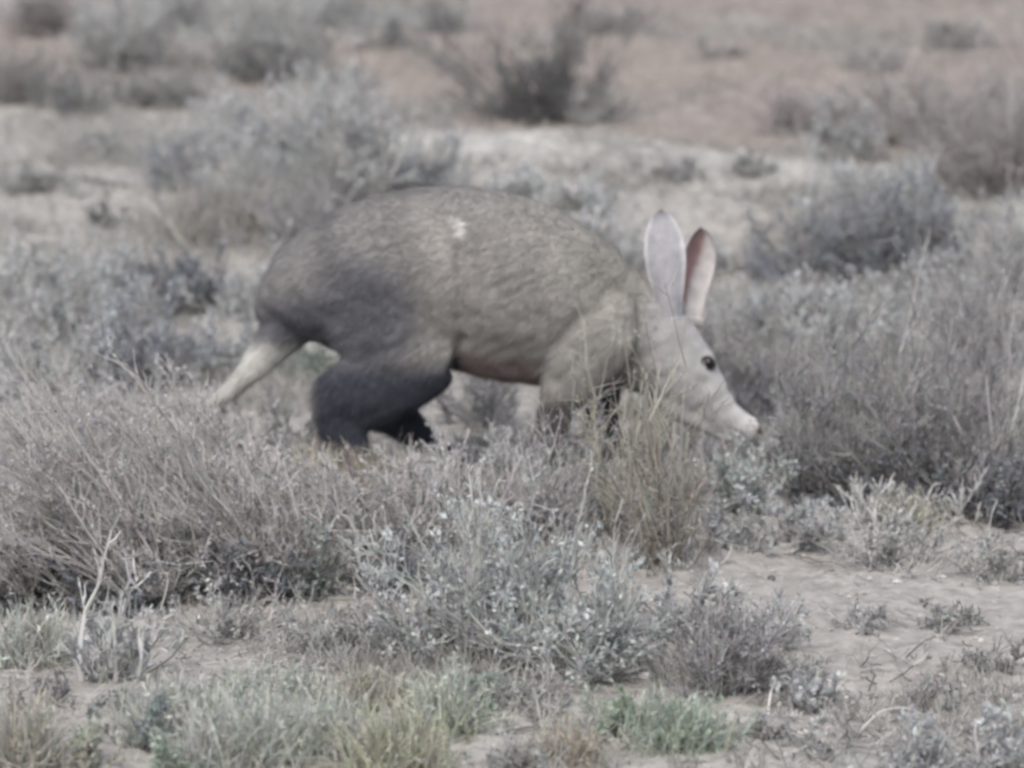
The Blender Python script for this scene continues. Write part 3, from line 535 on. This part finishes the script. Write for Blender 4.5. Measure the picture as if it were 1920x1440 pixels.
#AARDVARK
# ---------------------------------------------------------------- aardvark
def build_aardvark():
    import bmesh
    GX, GZ = 0.0, float(height(0, 0))
    YA = 0.0
    def q(px, py, y=0.):                       # side view point on the animal's own plane, moved sideways by y
        p = at(px, py, YA); return np.array([p[0], YA + y, p[2]])
    mm = 1 / 820.0
    root = bpy.data.objects.new('aardvark', None); COL.objects.link(root); root.location = (0, YA, 0)
    tag(root, 'brown-grey aardvark striding to the right with lowered head and raised ears', 'aardvark')
    bm = bmesh.new()
    def loft(st, y=None, nseg=28):
        """st: (px, py, half height px, half width m, y offset); closed rounded ends"""
        C = np.array([q(s[0], s[1], s[4] if len(s) > 4 else (y or 0)) for s in st]); n = len(st)
        # resample with Catmull-Rom
        A = np.concatenate([C, [[s[2] * mm, s[3], 0] for s in st]], 1); t = []
        for i in range(n - 1):
            p0, p1, p2, p3 = A[max(i - 1, 0)], A[i], A[i + 1], A[min(i + 2, n - 1)]
            for u in np.linspace(0, 1, 6, endpoint=False):
                t.append(.5 * (2 * p1 + (p2 - p0) * u + (2 * p0 - 5 * p1 + 4 * p2 - p3) * u * u + (3 * p1 - p0 - 3 * p2 + p3) * u ** 3))
        t.append(A[-1]); t = np.array(t); P = t[:, :3]; T = np.gradient(P, axis=0); T /= np.linalg.norm(T, axis=1, keepdims=True)
        rings = []
        # hemispherical caps
        seq = []
        for f in (.25, .6, .85): seq.append((P[0] - T[0] * t[0, 3] * .6 * math.sqrt(1 - f * f), T[0], t[0, 3] * f, t[0, 4] * f))
        seq += [(P[i], T[i], t[i, 3], t[i, 4]) for i in range(len(P))]
        for f in (.85, .6, .25): seq.append((P[-1] + T[-1] * t[-1, 3] * .6 * math.sqrt(1 - f * f), T[-1], t[-1, 3] * f, t[-1, 4] * f))
        for c, d, h, wd in seq:
            side = np.array([0, 1., 0]); side = side - d * side.dot(d); side /= np.linalg.norm(side); up = np.cross(side, d)
            rings.append([bm.verts.new(c + up * h * math.cos(a) + side * wd * math.sin(a)) for a in np.linspace(0, 2 * math.pi, nseg, endpoint=False)])
        for a, b in zip(rings[:-1], rings[1:]):
            for j in range(nseg): bm.faces.new((a[j], a[(j + 1) % nseg], b[(j + 1) % nseg], b[j]))
        bm.faces.new(rings[0][::-1]); bm.faces.new(rings[-1])
    def trunk(rows):
        st = [(x, (a + b) / 2, (b - a) / 2, wd, 0) for x, a, b, wd in rows]; loft(st, nseg=40)
    trunk([(505, 550, 622, .045), (530, 500, 640, .085), (580, 442, 655, .125), (640, 400, 668, .150), (700, 372, 675, .160),
           (760, 356, 680, .166), (830, 349, 686, .172), (900, 354, 700, .176), (960, 370, 716, .172), (1020, 399, 728, .160),
           (1070, 434, 735, .142), (1120, 478, 735, .122), (1160, 520, 730, .102)])
    loft([(1110, 600, 130, .115), (1165, 625, 108, .095), (1210, 645, 92, .082), (1245, 668, 84, .076), (1285, 702, 66, .066),
          (1320, 740, 48, .050), (1350, 770, 36, .037), (1378, 791, 28, .029), (1400, 803, 24, .026), (1412, 806, 21, .026)], nseg=32)
    loft([(1240, 740, 34, .040), (1290, 770, 30, .032), (1340, 800, 22, .022), (1380, 820, 13, .016)])          # lower jaw
    # tail
    loft([(600, 540, 75, .075), (555, 590, 58, .060), (515, 640, 40, .044), (470, 695, 25, .030), (425, 738, 16, .019), (378, 768, 7, .009)])
    # near hind leg (y negative is towards the camera)
    loft([(700, 480, 100, .052, -.080), (722, 555, 122, .062, -.098), (755, 625, 104, .060, -.108), (790, 665, 70, .050, -.116), (770, 690, 58, .044, -.120),
          (700, 712, 76, .044, -.115), (645, 732, 62, .038, -.112), (626, 755, 50, .034, -.112)])
    loft([(632, 745, 50, .032, -.112), (650, 795, 42, .028, -.115), (675, 845, 30, .030, -.118), (700, 868, 24, .034, -.120), (740, 876, 16, .034, -.122)])
    # far hind leg, brought forward
    loft([(690, 520, 90, .05, .085), (750, 620, 85, .055, .10), (770, 670, 66, .045, .11), (725, 740, 72, .040, .11), (706, 785, 56, .036, .11)])
    loft([(706, 775, 50, .034, .11), (760, 812, 34, .028, .11), (805, 852, 27, .028, .11), (845, 876, 19, .030, .11), (870, 887, 13, .028, .11)])
    # near fore leg
    loft([(1120, 560, 75, .035, -.085), (1105, 620, 88, .050, -.100), (1080, 680, 62, .048, -.108), (1052, 730, 40, .038, -.110), (1035, 790, 30, .030, -.110),
          (1030, 850, 28, .030, -.112), (1045, 872, 22, .034, -.114), (1080, 880, 15, .033, -.116)])
    # far fore leg, reaching forward
    loft([(1110, 620, 80, .045, .080), (1120, 700, 56, .042, .09), (1128, 760, 38, .034, .095), (1140, 826, 30, .030, .10), (1165, 872, 25, .030, .10), (1200, 886, 16, .030, .10)])
    me = bpy.data.meshes.new('raw'); bm.to_mesh(me); bm.free()
    tmp = bpy.data.objects.new('raw', me); COL.objects.link(tmp)
    m = tmp.modifiers.new('r', 'REMESH'); m.mode = 'VOXEL'; m.voxel_size = .0055
    s = tmp.modifiers.new('s', 'SMOOTH'); s.factor = .5; s.iterations = 14
    dg = bpy.context.evaluated_depsgraph_get(); body = bpy.data.meshes.new_from_object(tmp.evaluated_get(dg))
    bpy.data.objects.remove(tmp); body.name = 'body'
    n = len(body.vertices); V = np.empty(n * 3, np.float32); body.vertices.foreach_get('co', V); V = V.reshape(-1, 3).astype(float)
    N = np.empty(n * 3, np.float32); body.vertices.foreach_get('normal', N); N = N.reshape(-1, 3).astype(float)
    # picture-like side coordinates of the animal (its own x/z), used for coat patches
    o = q(960, 720); X = 960 + (V[:, 0] - o[0]) / mm; Z = 720 - (V[:, 2] - o[2]) / mm * .985
    near = V[:, 1] < 0
    # folds of skin: flank fold before the thigh, shoulder crease, wrinkles of the neck
    def crease(x0, z0, x1, z1, wid, dep, ymax=-.03):
        d = np.array([x1 - x0, z1 - z0], float); L = np.linalg.norm(d); d /= L
        rx, rz = X - x0, Z - z0; t = (rx * d[0] + rz * d[1]) / L; off = rx * -d[1] + rz * d[0]
        return np.exp(-(off / wid) ** 2) * sstep(-.05, .15, t) * (1 - sstep(.85, 1.05, t)) * (V[:, 1] < ymax) * dep
    disp = (crease(868, 430, 868, 640, 13, -.014) + crease(850, 690, 872, 610, 10, -.014) + crease(1040, 640, 1100, 560, 14, -.006)
            + crease(680, 645, 780, 622, 14, -.004) + crease(1180, 570, 1215, 680, 9, -.004) + crease(1150, 570, 1185, 690, 9, -.003))
    disp += crease(1335, 806, 1402, 822, 3.5, -.004, 9) + crease(1030, 700, 1090, 660, 9, -.004)
    for k_ in range(5): disp += crease(1290 + 14 * k_, 705 + 17 * k_, 1272 + 14 * k_, 745 + 14 * k_, 4, -.0007, 9)      # wrinkles along the snout
    for k_ in range(4): disp += crease(1160 + 13 * k_, 560 + 12 * k_, 1150 + 20 * k_, 690, 4, -.0020, 9)                   # folds of the neck
    disp += .0012 * wav(X * .01, Z * .01 + V[:, 1] * 4, 11, 40) + .0035 * np.sin(V[:, 1] * 0 + X * .028 + 1.5) * sstep(600, 430, Z) * 0
    V = V + N * disp[:, None]
    V = V + N * (.0012 * np.sin(X * .11 + np.sin(Z * .05) * 3) * np.sin(Z * .09))[:, None]
    body.vertices.foreach_set('co', V.astype(np.float32).ravel()); body.update()
    body.vertices.foreach_get('normal', (tmpn := np.empty(n * 3, np.float32))); N = tmpn.reshape(-1, 3).astype(float)
    def mixc(c, col, f):
        f = np.clip(f, 0, 1)[:, None]; return c * (1 - f) + np.array(col) * f
    def blob(x, z, rx, rz, soft=.5):
        return 1 - sstep(1 - soft, 1 + soft, np.sqrt(((X - x) / rx) ** 2 + ((Z - z) / rz) ** 2))
    def coat(X_, Z_, V_):
        return None
    c = np.tile([.310, .293, .277], (n, 1))                                     # hide
    c = mixc(c, (.225, .216, .215), 1 - sstep(600, 860, X))                      # greyer hindquarters
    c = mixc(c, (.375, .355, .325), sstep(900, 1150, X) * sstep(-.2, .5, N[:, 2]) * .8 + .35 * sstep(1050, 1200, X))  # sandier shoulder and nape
    c = mixc(c, (.385, .372, .368), sstep(1195, 1240, X) * (1 - sstep(1400, 1500, X)))     # pale head
    c = mixc(c, (.31, .295, .295), blob(1238, 620, 40, 60) * .8)
    c = mixc(c, (.48, .465, .455), sstep(1330, 1385, X))                                  # whitish snout
    c = mixc(c, (.42, .40, .37), sstep(6, -6, (X - 1275) * .0 + 0) * 0)
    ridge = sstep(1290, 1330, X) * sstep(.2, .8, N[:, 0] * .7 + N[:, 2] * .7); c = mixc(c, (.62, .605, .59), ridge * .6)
    c = c * (1 + .07 * wav(X * .01, Z * .01 + V[:, 1] * 3, 5, 22) + .05 * wav(X * .01, Z * .01, 19, 31))[:, None]
    c = mixc(c, (.70, .65, .64), sstep(1403, 1418, X))
    c = mixc(c, (.055, .05, .06), blob(1410, 804, 0.1, 0.1) * 0)
    low = sstep(650, 715, Z) * (X < 960)
    legh = sstep(640, 690, Z) * sstep(585, 610, X) * (1 - sstep(860, 900, X)) * (Z > 600)
    c = mixc(c, (.050, .053, .072), legh * .96)                                          # dark hind legs
    c = mixc(c, (.095, .098, .120), blob(690, 575, 95, 105, .6) * .8 * near)
    c = mixc(c, (.12, .12, .14), blob(560, 600, 75, 50, .6) * .85)
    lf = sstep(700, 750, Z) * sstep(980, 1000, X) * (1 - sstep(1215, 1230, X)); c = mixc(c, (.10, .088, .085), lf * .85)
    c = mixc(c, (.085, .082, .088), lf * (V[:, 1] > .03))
    belly = sstep(-.35, -.8, N[:, 2]) * sstep(850, 880, X) * (1 - sstep(1000, 1040, X)); c = mixc(c, (.33, .235, .22), belly * .6)
    tail = sstep(628, 665, Z) * (1 - sstep(570, 600, X)); c = mixc(c, (.55, .54, .51), tail)
    c = mixc(c, (.60, .57, .52), sstep(405, 385, X))
    patch = .8 * np.clip(blob(866 + 4 * np.sin(Z * .5), 415, 9, 13, .8) + .5 * blob(852, 401, 9, 6, .8), 0, 1); c = mixc(c, (.75, .73, .70), patch * near)   # pale scar on the back
    c = c * (1 + .05 * wav(V[:, 0] * 1., V[:, 2] * 1. + V[:, 1], 40, 4)[:, None])
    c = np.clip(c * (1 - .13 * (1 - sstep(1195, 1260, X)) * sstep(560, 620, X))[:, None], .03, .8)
    a = body.color_attributes.new('tint', 'FLOAT_COLOR', 'POINT'); cc = np.ones((n, 4), np.float32); cc[:, :3] = c; a.data.foreach_set('color', cc.ravel())
    body.polygons.foreach_set('use_smooth', np.ones(len(body.polygons), bool)); body.materials.clear()
    off = np.array([0, YA, 0])
    bo = link('body', body, M_hide, root, loc=(0, -YA, 0))
    # short coarse coat
    r = np.random.default_rng(3)
    me = body; me.calc_loop_triangles(); tri = np.empty(len(me.loop_triangles) * 3, np.int32); me.loop_triangles.foreach_get('vertices', tri); tri = tri.reshape(-1, 3)
    A = V[tri]; ar = np.linalg.norm(np.cross(A[:, 1] - A[:, 0], A[:, 2] - A[:, 0]), axis=1); nh = 90000
    ti = r.choice(len(tri), nh, p=ar / ar.sum()); b = r.dirichlet([1, 1, 1], nh)[:, :, None]
    P = (V[tri[ti]] * b).sum(1); Nn = (N[tri[ti]] * b).sum(1); Nn /= np.linalg.norm(Nn, axis=1, keepdims=True); Cc = (c[tri[ti]] * b).sum(1)
    px = 960 + (P[:, 0] - o[0]) / mm; pz = 720 - (P[:, 2] - o[2]) / mm
    head = sstep(1190, 1260, px)
    flow = np.stack([-1 + 0 * px, 0 * px, -.45 - .6 * sstep(600, 760, pz)], 1)
    D = flow - Nn * (flow * Nn).sum(1, keepdims=True) ; D /= np.linalg.norm(D, axis=1, keepdims=True) + 1e-6
    D = D + Nn * (.45 * (1 - .5 * head))[:, None] + r.normal(0, .22, D.shape); D /= np.linalg.norm(D, axis=1, keepdims=True)
    L = (r.uniform(.008, .022, nh) * (1 - .72 * head) * (1 + .3 * sstep(600, 700, pz)) * np.where(r.random(nh) < .07, 1.9, 1))[:, None]
    side = np.cross(D, Nn); side /= np.linalg.norm(side, axis=1, keepdims=True) + 1e-6; wd = .0007
    HV = np.stack([P - side * wd, P + side * wd, P + D * L - Nn * L * .1], 1).reshape(-1, 3)
    HC = np.clip(np.repeat(Cc * r.normal(1.02, .05, nh).clip(.5, 1.6)[:, None], 3, 0), .03, .85)
    link('coat_hair', new_mesh('coat_hair', HV, np.arange(nh * 3).reshape(-1, 3), HC), M_hair, root, loc=(0, -YA, 0))

    # ears: cupped leaf shapes with real thickness
    def ear(base, tip, wpx, y0, turn, open_side, nm, pale_side=0):
        nu, nv = 28, 13; b = q(*base, y0); t = q(*tip, y0 + .0); ax = t - b; L = np.linalg.norm(ax); ax /= L
        side = np.array([math.cos(turn), math.sin(turn), 0.]); side -= ax * side.dot(ax); side /= np.linalg.norm(side); nor = np.cross(side, ax)
        prof = lambda s: float(np.interp(s, [0, .12, .3, .5, .62, .75, .86, .93, .975, 1], [.50, .58, .80, .97, 1, .93, .74, .53, .30, .05]))
        G = []
        for i in range(nu):
            s = i / (nu - 1); hw = wpx * mm * .5 * max(.03, prof(s)); cup = 1.20 + .75 * max(0, 1 - s * 4) - .55 * s
            for j in range(nv):
                k = -1 + 2 * j / (nv - 1); ang = k * cup
                R_ = hw / math.sin(min(cup, 1.5))
                G.append(b + ax * L * s + side * R_ * math.sin(ang) + nor * open_side * (R_ * (1 - math.cos(ang)) - .012 * math.sin(math.pi * s)))
        G = np.array(G); F = np.array([[i * nv + j, i * nv + j + 1, (i + 1) * nv + j + 1, (i + 1) * nv + j] for i in range(nu - 1) for j in range(nv - 1)])
        # shell: inner copy offset towards the hollow
        Ni = np.zeros_like(G); q4 = G[F]; fn = np.cross(q4[:, 2] - q4[:, 0], q4[:, 3] - q4[:, 1])
        for k in range(4): np.add.at(Ni, F[:, k], fn)
        Ni /= np.linalg.norm(Ni, axis=1, keepdims=True) + 1e-9
        sg = np.sign((Ni @ nor).mean()) * open_side
        In = G + Ni * sg * .0028; m = len(G); border = [j for j in range(nv)] + [i * nv + nv - 1 for i in range(1, nu)] + [(nu - 1) * nv + j for j in range(nv - 2, -1, -1)] + [i * nv for i in range(nu - 2, 0, -1)]
        rim = np.array([[border[k], border[(k + 1) % len(border)], border[(k + 1) % len(border)] + m, border[k] + m] for k in range(len(border))])
        V2 = np.concatenate([G, In]); F2 = np.concatenate([F, F[:, ::-1] + m, rim])
        jj = np.tile(np.arange(nv), nu); ss = np.repeat(np.arange(nu), nv) / (nu - 1); e = np.abs(-1 + 2 * jj / (nv - 1))
        outc = np.array([.43, .42, .45]) + np.array([.25, .25, .23]) * sstep(.62, .95, e)[:, None]; outc *= (1 - .45 * sstep(.86, 1, ss))[:, None]
        inc = np.array([.31, .20, .195]) + np.array([.30, .38, .38]) * sstep(.55, .9, e)[:, None]; ks = -1 + 2 * jj / (nv - 1); inc = inc + (np.array([.60, .57, .56]) - inc) * (sstep(-.05, .35, ks * pale_side - (ss - .5) * .9) * abs(pale_side))[:, None]; inc *= (1 - .35 * sstep(.8, 1, ss))[:, None]
        me = new_mesh(nm, V2, F2, np.concatenate([outc, inc]), True); return link(nm, me, M_ear, root, loc=(0, -YA, 0))
    M_ear = mat_tint('ear_skin', .7, .16, 38, .4, transl=.15)
    ear((1254, 594), (1238, 388), 78, -.045, R(-12), -1, 'ear')        # seen from behind, back of the ear to the camera
    ear((1290, 602), (1314, 430), 82, .040, R(34), 1, 'ear', 1)        # turned so the pink hollow shows
    # eye
    def ball(name, c, rad, col, rough, parent):
        b2 = bmesh.new(); bmesh.ops.create_uvsphere(b2, u_segments=20, v_segments=14, radius=rad); m2 = bpy.data.meshes.new(name); b2.to_mesh(m2); b2.free()
        for p in m2.polygons: p.use_smooth = True
        mt = bpy.data.materials.new(name); mt.use_nodes = True; bs = mt.node_tree.nodes['Principled BSDF']; bs.inputs['Base Color'].default_value = (*col, 1); bs.inputs['Roughness'].default_value = rough
        ob = link(name, m2, mt, parent, loc=c - np.array([0, YA, 0])); return ob
    from mathutils.bvhtree import BVHTree
    bv = BVHTree.FromPolygons([Vector(v) for v in V], [tuple(t_) for t_ in tri.tolist()])
    for sy in (-1, 1):
        e0 = q(1327, 675); hit = bv.ray_cast(Vector((e0[0], .6 * sy, e0[2])), Vector((0, -sy, 0)))[0]
        if hit is None: continue
        h = np.array(hit); ey = ball('eye', h + np.array([0, -sy * .0055, 0]), .0150, (.012, .010, .010), .2, root)
        # wrinkled lid: a ring round the eye
        b3 = bmesh.new(); ring = []
        for i in range(24):
            a_ = i * math.pi / 12; rowv = []
            for j in range(8):
                p_ = j * math.pi / 4; rr_ = .0158 + .0030 * math.cos(p_)
                rowv.append(b3.verts.new((rr_ * math.cos(a_) * 1.15, .0030 * math.sin(p_), rr_ * math.sin(a_) * .85)))
            ring.append(rowv)
        for i in range(24):
            for j in range(8): b3.faces.new((ring[i][j], ring[(i + 1) % 24][j], ring[(i + 1) % 24][(j + 1) % 8], ring[i][(j + 1) % 8]))
        m3 = bpy.data.meshes.new('eyelid'); b3.to_mesh(m3); b3.free(); at3 = m3.color_attributes.new('tint', 'FLOAT_COLOR', 'POINT')
        for d_ in at3.data: d_.color = (.07, .065, .062, 1)
        for p in m3.polygons: p.use_smooth = True
        lo = link('eyelid', m3, M_hide, root, loc=h - np.array([0, YA, 0]) + np.array([0, sy * .001, 0])); lo.rotation_euler = (0, R(35), R(24) * -sy)
    # nostrils on the blunt snout
    for sy in (-1, 1):
        ball('nostril', q(1423, 806, sy * .012), .0066, (.05, .03, .03), .6, root)
    # digging claws on each foot
    def claws(px, py, y, n_, spread, nm='claw'):
        b = q(px, py, y)
        for k in range(n_):
            yy = (k - (n_ - 1) / 2) * spread; nr = 8; Vc = []; st = 6
            for i in range(st):
                s_ = i / (st - 1); c_ = np.array([-.01 + s_ * .045, yy * (1 + .4 * s_), .004 - .014 * s_ * s_]); w_ = .0065 * (1 - .75 * s_)
                for j in range(nr):
                    a_ = j * 2 * math.pi / nr; Vc.append(c_ + np.array([0, w_ * math.cos(a_), .7 * w_ * math.sin(a_)]))
            Fc = [[i * nr + j, i * nr + (j + 1) % nr, (i + 1) * nr + (j + 1) % nr, (i + 1) * nr + j] for i in range(st - 1) for j in range(nr)]
            link(nm, new_mesh(nm, np.array(Vc), np.array(Fc), np.tile([.22, .19, .17], (len(Vc), 1)), True), M_ear, root, loc=b - np.array([0, YA, 0]))
    claws(752, 880, -.122, 4, .014); claws(880, 890, .11, 4, .013); claws(1090, 884, -.116, 4, .014); claws(1210, 891, .10, 4, .013)
    return root
build_aardvark()
